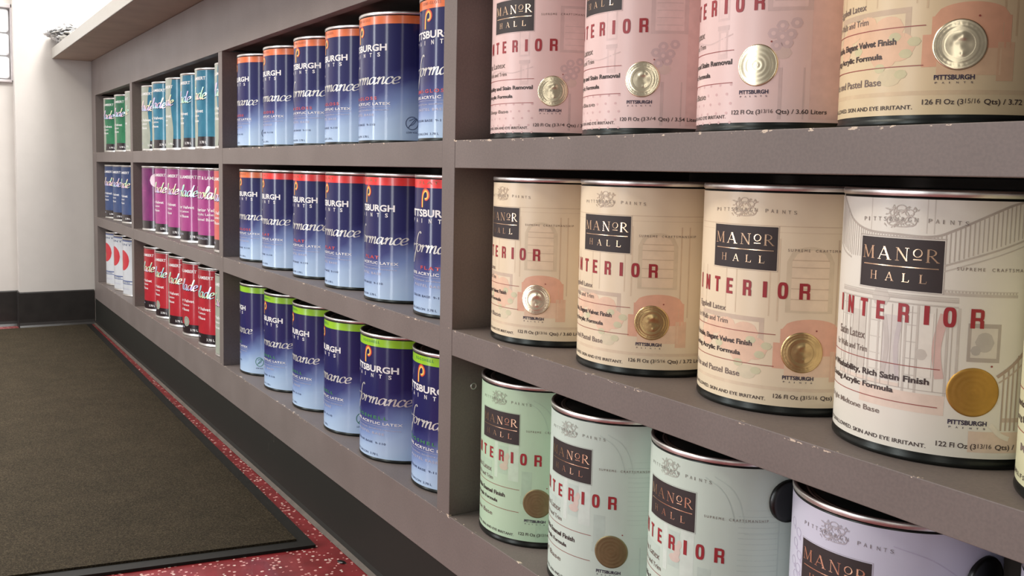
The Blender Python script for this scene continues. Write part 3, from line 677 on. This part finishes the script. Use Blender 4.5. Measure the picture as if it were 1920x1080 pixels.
# crumpled plastic bag on the far end of the counter
def bag():
    rnd = random.Random(11); bm = bmesh.new(); bmesh.ops.create_icosphere(bm, subdivisions=5, radius=1)
    dirs = [(Vector((rnd.uniform(-1, 1), rnd.uniform(-1, 1), rnd.uniform(-1, 1))).normalized(), rnd.uniform(5, 15), rnd.uniform(0, 6), rnd.uniform(.03, .09)) for _ in range(16)]
    for v in bm.verts:
        p = v.co.copy(); d = sum(a * (1 - abs(sin(p.dot(n) * f + ph))) for n, f, ph, a in dirs) - .35
        s = 1 + d; v.co = Vector((p.x * s * .075, p.y * s * .062, p.z * s * (.026 + .012 * sin(p.y * 3 + 1))))
    zz = min(v.co.z for v in bm.verts)
    for v in bm.verts: v.co.z -= zz
    me = bpy.data.meshes.new('plastic_bag'); bm.to_mesh(me); bm.free()
    t = NT('crinkled_film'); v = t.coords('Object', (1, .5, 2.2)); f = t.noise(v, 55, 4, .7)
    t.base(t.ramp(f, [(0.42, lin((86, 84, 84))), (0.52, lin((200, 200, 200))), (0.6, lin((238, 238, 236)))])); t.set(Roughness=.22, Coat_Weight=.5)
    me.materials.append(t.m); o = link(bpy.data.objects.new('plastic_bag', me)); o.location = (-3.85, -.098, 1.0292); return o
tag(bag(), 'crumpled grey and white plastic bag lying on the far end of the counter', 'bag')
# small black scrap on the terrazzo
def scrap(x, y, s, seed):
    rnd = random.Random(seed); bm = bmesh.new(); bmesh.ops.create_icosphere(bm, subdivisions=2, radius=1)
    for v in bm.verts: v.co = Vector((v.co.x * s * rnd.uniform(.8, 1.2), v.co.y * s * .6 * rnd.uniform(.8, 1.2), (v.co.z * .5 + .42) * s * .35))
    zz = min(v.co.z for v in bm.verts)
    for v in bm.verts: v.co.z -= zz
    me = bpy.data.meshes.new('scrap'); bm.to_mesh(me); bm.free(); me.materials.append(M['black_plastic']); o = link(bpy.data.objects.new('rubber_scrap', me)); o.location = (x, y, .0003); o.rotation_euler.z = .4; return o
tag(scrap(-1.361, -.024, .008, 1), 'small black scrap lying on the red floor beside the toe kick', 'debris')

# ------------------------------------------------------------------ the cans
ROW = {'a': Z['s1t'], 'b': Z['s2t'], 'c': Z['bt']}
CANS = {
'3a': [(-0.975, 0.016), (-0.784, 0.016), (-0.609, 0.017), (-0.447, 0.015)],
'3b': [(-0.961, 0.014), (-0.783, 0.016), (-0.605, 0.027), (-0.444, 0.024), (-0.280, 0.005)],
'3c': [(-0.975, 0.011), (-0.812, 0.005), (-0.650, 0.012), (-0.474, 0.016), (-0.277, 0.016)],
'2a': [(-2.038, 0.013), (-1.868, 0.016), (-1.697, 0.019), (-1.535, 0.018), (-1.372, 0.011), (-1.173, 0.016)],
'2b': [(-2.03, 0.015), (-1.856, 0.01), (-1.69, 0.016), (-1.524, 0.015), (-1.352, 0.014), (-1.179, 0.015)],
'2c': [(-2.034, 0.016), (-1.864, 0.016), (-1.692, 0.016), (-1.516, 0.011), (-1.349, 0.007), (-1.181, 0.016)],
'1a': [(-3.052, 0.014), (-2.889, 0.011), (-2.726, 0.014), (-2.563, 0.016), (-2.400, 0.013), (-2.236, 0.018)],
'1b': [(-3.052, 0.012), (-2.887, 0.016), (-2.723, 0.016), (-2.560, 0.012), (-2.397, 0.017), (-2.233, 0.014)],
'1c': [(-3.050, 0.015), (-2.887, 0.015), (-2.724, 0.016), (-2.561, 0.016), (-2.398, 0.017), (-2.235, 0.016)],
'0a': [(-3.745, 0.016), (-3.526, 0.016), (-3.330, 0.016)],
'0b': [(-3.745, 0.016), (-3.580, 0.016), (-3.415, 0.016)],
'0c': [(-3.745, 0.016), (-3.580, 0.016), (-3.412, 0.016)]}
ORD = ['leftmost', 'second from the left', 'third from the left', 'fourth from the left', 'fifth from the left', 'rightmost']
SHELF = {'a': 'top', 'b': 'middle', 'c': 'bottom'}
def place(k, i, T, cols=None):
    x, rho = CANS[k][i]; return new_can(T, (x, rho + RC, ROW[k[1]] + .0003))
def ear(parent, a, z):
    """round black plastic handle ear, a low dome whose axis points out of the can"""
    R, n = .0195, 32; prof = [(R, 0), (R, .0032), (R * .96, .0046), (R * .8, .0056), (R * .5, .0064), (R * .2, .0067)]; v, f = [], []
    A = rad(a); out = Vector((sin(A), -cos(A), 0)); tan = Vector((cos(A), sin(A), 0)); up = Vector((0, 0, 1)); c = out * (RC - .0012) + up * z * .001
    for r, h in prof:
        for i in range(n): t = 2 * PI * i / n; v.append(tuple(c + out * h + tan * r * cos(t) + up * r * sin(t)))
    for j in range(len(prof) - 1):
        for i in range(n): f.append((j * n + i, j * n + (i + 1) % n, (j + 1) * n + (i + 1) % n, (j + 1) * n + i))
    k = (len(prof) - 1) * n; f.append(tuple(range(k, k + n)))
    o = mesh_obj('handle_ear', v, f, ['black_plastic'], None, parent, True); o['label'] = 'round black plastic handle ear'; return o

SAT = ('Superior Washability, Rich Satin Finish', 'Long Lasting Acrylic Formula', 26.6, 9, -10, 2)
VEL = ('Durable, Washable, Elegant Velvet Finish', 'Long Lasting Acrylic Formula', 17, 9.5, -3, 9.5)
FLT = ('Superior Washability and Stain Removal', 'Low Odor Acrylic Formula', 30.2, 10.7, 1, 6)
ENA = ('Durable, Washable Enamel Finish', 'Long Lasting Acrylic Formula', 17, 8.6, 0, 2)
HOUSE = {
 '3a': [('pink', art_bed, 5, ('120 Fl Oz (3', '3/4', 'Qts) / 3.54 Liters'), FLT, 'Ultra Deep Base', 'Flat Latex', 'bright'), ('pink', art_bed, -10, ('120 Fl Oz (3', '3/4', 'Qts) / 3.54 Liters'), FLT, 'Deep Base', 'Flat Latex', 'bright'),
        ('pink', art_bed, -23.5, ('122 Fl Oz (3', '13/16', 'Qts) / 3.60 Liters'), FLT, 'Midtone Base', 'Flat Latex', 'smooth'), ('tan', art_room, -10.5, ('126 Fl Oz (3', '15/16', 'Qts) / 3.72 Liters'), VEL, 'White and Pastel Base', 'Eggshell Latex', 'bright')],
 '3b': [('cream', art_room, -9.5, ('122 Fl Oz (3', '13/16', 'Qts) / 3.60 Liters'), VEL, 'Midtone Base', 'Eggshell Latex', 'bright'), ('cream', art_room, 2, ('126 Fl Oz (3', '15/16', 'Qts) / 3.72 Liters'), VEL, 'White and Pastel Base', 'Eggshell Latex', 'emboss'),
        ('cream', art_room, 3.4, ('126 Fl Oz (3', '15/16', 'Qts) / 3.72 Liters'), VEL, 'White and Pastel Base', 'Eggshell Latex', 'emboss'), ('ivory', art_stairs, 0, ('122 Fl Oz (3', '13/16', 'Qts) / 3.60 Liters'), SAT, 'Bright Midtone Base', 'Satin Latex', 'flat'),
        ('yellowgreen', art_bath, 0, ('122 Fl Oz (3', '13/16', 'Qts) / 3.60 Liters'), SAT, 'Midtone Base', 'Satin Latex', 'emboss')],
 '3c': [('green', art_bath, 3.6, ('122 Fl Oz (3', '13/16', 'Qts) / 3.60 Liters'), ENA, 'Midtone Base', 'Gloss Latex', 'bronze_emboss'), ('mint', art_bath, -2.4, ('126 Fl Oz (3', '15/16', 'Qts) / 3.72 Liters'), ENA, 'Pastel Base', 'Gloss Latex', 'bronze'),
        ('mint2', art_bath, -9.6, ('126 Fl Oz (3', '15/16', 'Qts) / 3.72 Liters'), ENA, 'Pastel Base', 'Gloss Latex', 'bronze'), ('lilac', art_lilac, -4.6, ('122 Fl Oz (3', '13/16', 'Qts) / 3.60 Liters'), ENA, 'Midtone Base', 'Semi Latex', 'bronze'),
        ('lilac', art_lilac, 0, ('122 Fl Oz (3', '13/16', 'Qts) / 3.60 Liters'), ENA, 'Midtone Base', 'Semi Latex', 'bronze')]}
HL = {
 '3a': ['pink paint can beside the dark divider, gold seal, top shelf', 'middle one of the three pink paint cans, round gold seal, top shelf', 'pink paint can with a smooth shiny seal, beside the tan can', 'tan paint can with a red armchair print, rightmost on the top shelf'],
 '3b': ['cream paint can beside the divider, leftmost on the middle shelf', 'middle one of the three cream paint cans on the middle shelf', 'cream paint can directly left of the ivory staircase can', 'ivory paint can with a staircase print and flat gold seal', 'yellow-green paint can cut off by the right picture edge'],
 '3c': ['green paint can with embossed bronze seal, leftmost on the bottom shelf', 'pale mint paint can with plain bronze seal, right of the green can', 'pale mint paint can with a black handle ear, left of the lilac can', 'lilac paint can with a black handle ear on the bottom shelf', 'lilac paint can barely visible in the bottom right corner']}
for k, L in HOUSE.items():
    for i, (pap, art, rot, fz, sheen, bt, big, st) in enumerate(L):
        e = place(k, i, T_dark); house_label(pap, art, rot, fz, sheen, bt, big, e); s = seal(e, rot, st)
        s['label'] = {'bright': 'shiny embossed gold foil seal', 'smooth': 'smooth shiny gold foil seal', 'emboss': 'embossed gold foil seal', 'flat': 'flat matte gold foil seal', 'bronze': 'plain bronze foil seal', 'bronze_emboss': 'embossed bronze foil seal'}[st]
        tag(e, HL[k][i], 'paint can', {'3a': 'pastel paint cans on the top shelf', '3b': 'cream and ivory paint cans on the middle shelf', '3c': 'pale paint cans on the bottom shelf'}[k])
        if (k, i) == ('3c', 2): ear(e, 81, 158)
        if (k, i) == ('3c', 3): ear(e, 88, 149)
ROT2 = {'2a': [-21.5, -14, -4, -15, -13, -4], '2b': [-10.6, -13.5, -7.5, -13.8, -10.5, 0], '2c': [-35.5, -12, -19, -23, 0, -3]}
INFO2 = {'a': ('band_orange', 'SEMI-GLOSS', 'ink_orange'), 'b': ('band_red', 'FLAT', 'ink_orange'), 'c': ('band_green', 'EGGSHELL', 'ink_green')}
for k in ('2a', '2b', '2c'):
    band, sheen, sm = INFO2[k[1]]
    for i in range(6):
        e = place(k, i, T_dark); b = band; s2 = sheen
        if k == '2b' and i == 0: b, s2 = 'band_orange', 'SEMI-GLOSS'
        eco = {('2a', 4): 1, ('2a', 0): 1, ('2c', 0): 2, ('2c', 3): 2}.get((k, i), 0)
        blue_label(b, ROT2[k][i], s2, sm, eco, e)
        cn = {'band_orange': 'an orange', 'band_red': 'a red', 'band_green': 'a green'}[b]
        if k == '2b' and i == 0: lab = 'blue paint can with an orange band, leftmost beside red-banded ones on the middle shelf'
        else: lab = 'blue paint can with %s band, %s on the %s shelf' % (cn, ORD[i], SHELF[k[1]])
        tag(e, lab, 'paint can', {'2a': 'orange-banded blue paint cans', '2b': 'red-banded blue paint cans', '2c': 'green-banded blue paint cans'}[k])
LAM = {
 '1a': [('l_teal', 0, (-60, 30)), ('l_teal', 3, (-60, 6)), ('l_teal', -15, (-60, 24)), ('l_teal', -10, (-60, 8)), ('l_teal', -10, (-60, 6)), ('l_teal', -6, (-60, 8))],
 '1b': [None, ('l_magenta', -3, None), ('l_magenta', -6, None), ('l_magenta', 6, None), ('l_magenta', 24, None), ('l_salmon', -5, None)],
 '1c': [('l_red', -4, None), ('l_red', -4, None), ('l_red', 0, (-60, 0)), ('l_red', 1, None), ('l_red', 0, None), ('l_red', -10, (-60, 30))],
 '0a': [('l_green', 3, (-60, 12)), ('l_green', 0, (-60, 10)), ('l_green', -25, (-50, 40))],
 '0b': [('l_navy', 0, None), ('l_navy', -4, None), ('l_navy', -6, None)]}
NAME = {'1a': 'teal', '1b': 'magenta', '1c': 'red', '0a': 'dark green', '0b': 'navy'}
GRP = {'1a': 'teal paint cans on the top shelf', '1b': 'magenta paint cans on the middle shelf', '1c': 'red paint cans on the bottom shelf', '0a': 'green paint cans on the top shelf', '0b': 'navy paint cans on the middle shelf', '0c': 'white paint cans on the bottom shelf'}
for k, L in LAM.items():
    n = len(L)
    for i, spec in enumerate(L):
        e = place(k, i, T_steel)
        if spec is None:
            plain_purple(e); lab = 'dark purple paint can with a pale round spot, left of the magenta cans'
        else:
            lam_label(spec[0], spec[1], spec[2], logo=(k == '1c' and i in (1, 3)), badge=(k in ('1b',) and i == 4), parent=e)
            pos = ORD[i] if i < n - 1 else 'rightmost'
            if n == 3 and i == 1: pos = 'middle one'
            if spec[0] == 'l_salmon': lab = 'salmon red paint can squeezed right of the magenta cans'
            elif k == '1b': lab = 'magenta paint can, %s of the four on the middle shelf' % ['', 'leftmost', 'second', 'third', 'rightmost'][i]
            else: lab = '%s paint can with shiny script, %s on the %s shelf' % (NAME[k], pos, SHELF[k[1]])
        tag(e, lab, 'paint can', GRP[k])
for i in range(3):
    e = place('0c', i, T_steel); white_label(e)
    tag(e, 'white paint can with a red circle, %s of three on the bottom shelf' % ['leftmost', 'middle one', 'rightmost'][i], 'paint can', GRP['0c'])

# ------------------------------------------------------------------ light
def area(name, loc, target, sx, sy, power, color):
    l = bpy.data.lights.new(name, 'AREA'); l.shape = 'RECTANGLE'; l.size = sx; l.size_y = sy; l.energy = power; l.color = color
    o = bpy.data.objects.new(name, l); o.location = loc; o.rotation_euler = (Vector(target) - Vector(loc)).to_track_quat('-Z', 'Y').to_euler(); link(o); return o
# storefront windows on the opposite side of the aisle, ceiling tubes above
area('daylight_window', (-2.75, -3.0, 1.2), (-2.75, 0, 1.2), .34, 2.4, 56, (.93, .97, 1))
area('daylight_window.001', (-.85, -3.0, 1.2), (-.85, 0, 1.2), .30, 2.4, 34, (.95, .98, 1))
area('daylight_window.002', (1.7, -3.0, 1.2), (1.5, 0, 1.0), .4, 2.4, 12, (1, .97, .92))
area('ceiling_tube', (-3.1, .05, 2.5), (-3.1, .05, 0), 1.3, .6, 115, (1, .98, .95))
area('ceiling_tube.001', (-2.9, -1.2, 2.5), (-2.7, -1.2, 0), 1.6, .3, 54, (1, .98, .94))
area('ceiling_tube.002', (-1.9, -1.7, 2.3), (-.7, 0, .4), 1.2, .25, 40, (1, .91, .78))
w = bpy.data.worlds.new('room_light'); sc.world = w; w.use_nodes = True
w.node_tree.nodes['Background'].inputs[0].default_value = (.62, .59, .56, 1); w.node_tree.nodes['Background'].inputs[1].default_value = .30

# ------------------------------------------------------------------ camera
cam = bpy.data.cameras.new('camera'); co = link(bpy.data.objects.new('camera', cam))
R_ = Vector((0.5283407672823021, 0.8487556929375017, 0.021675039417027732)); F_ = Vector((-0.8445561846986399, 0.5280019965372422, -0.08909962143557686)); U_ = Vector((-0.08706827501923617, 0.02876917376059775, 0.9957868497456206))
mw = Matrix.Identity(4)
for r in range(3): mw[r][0] = R_[r]; mw[r][1] = U_[r]; mw[r][2] = -F_[r]
mw[0][3], mw[1][3], mw[2][3] = 0, -.57355, .20732 + .40699
co.matrix_world = mw
cam.lens = 1792.804 / 1920 * 36; cam.sensor_width = 36; cam.sensor_fit = 'HORIZONTAL'
cam.shift_x = (960 - 959.483) / 1920; cam.shift_y = (482.43 - 540) / 1920; cam.clip_start = .02
sc.camera = co
sc.view_settings.view_transform = 'Standard'; sc.view_settings.look = 'None'; sc.view_settings.gamma = 1; sc.view_settings.use_curve_mapping = False
sc.view_settings.exposure = -0.30
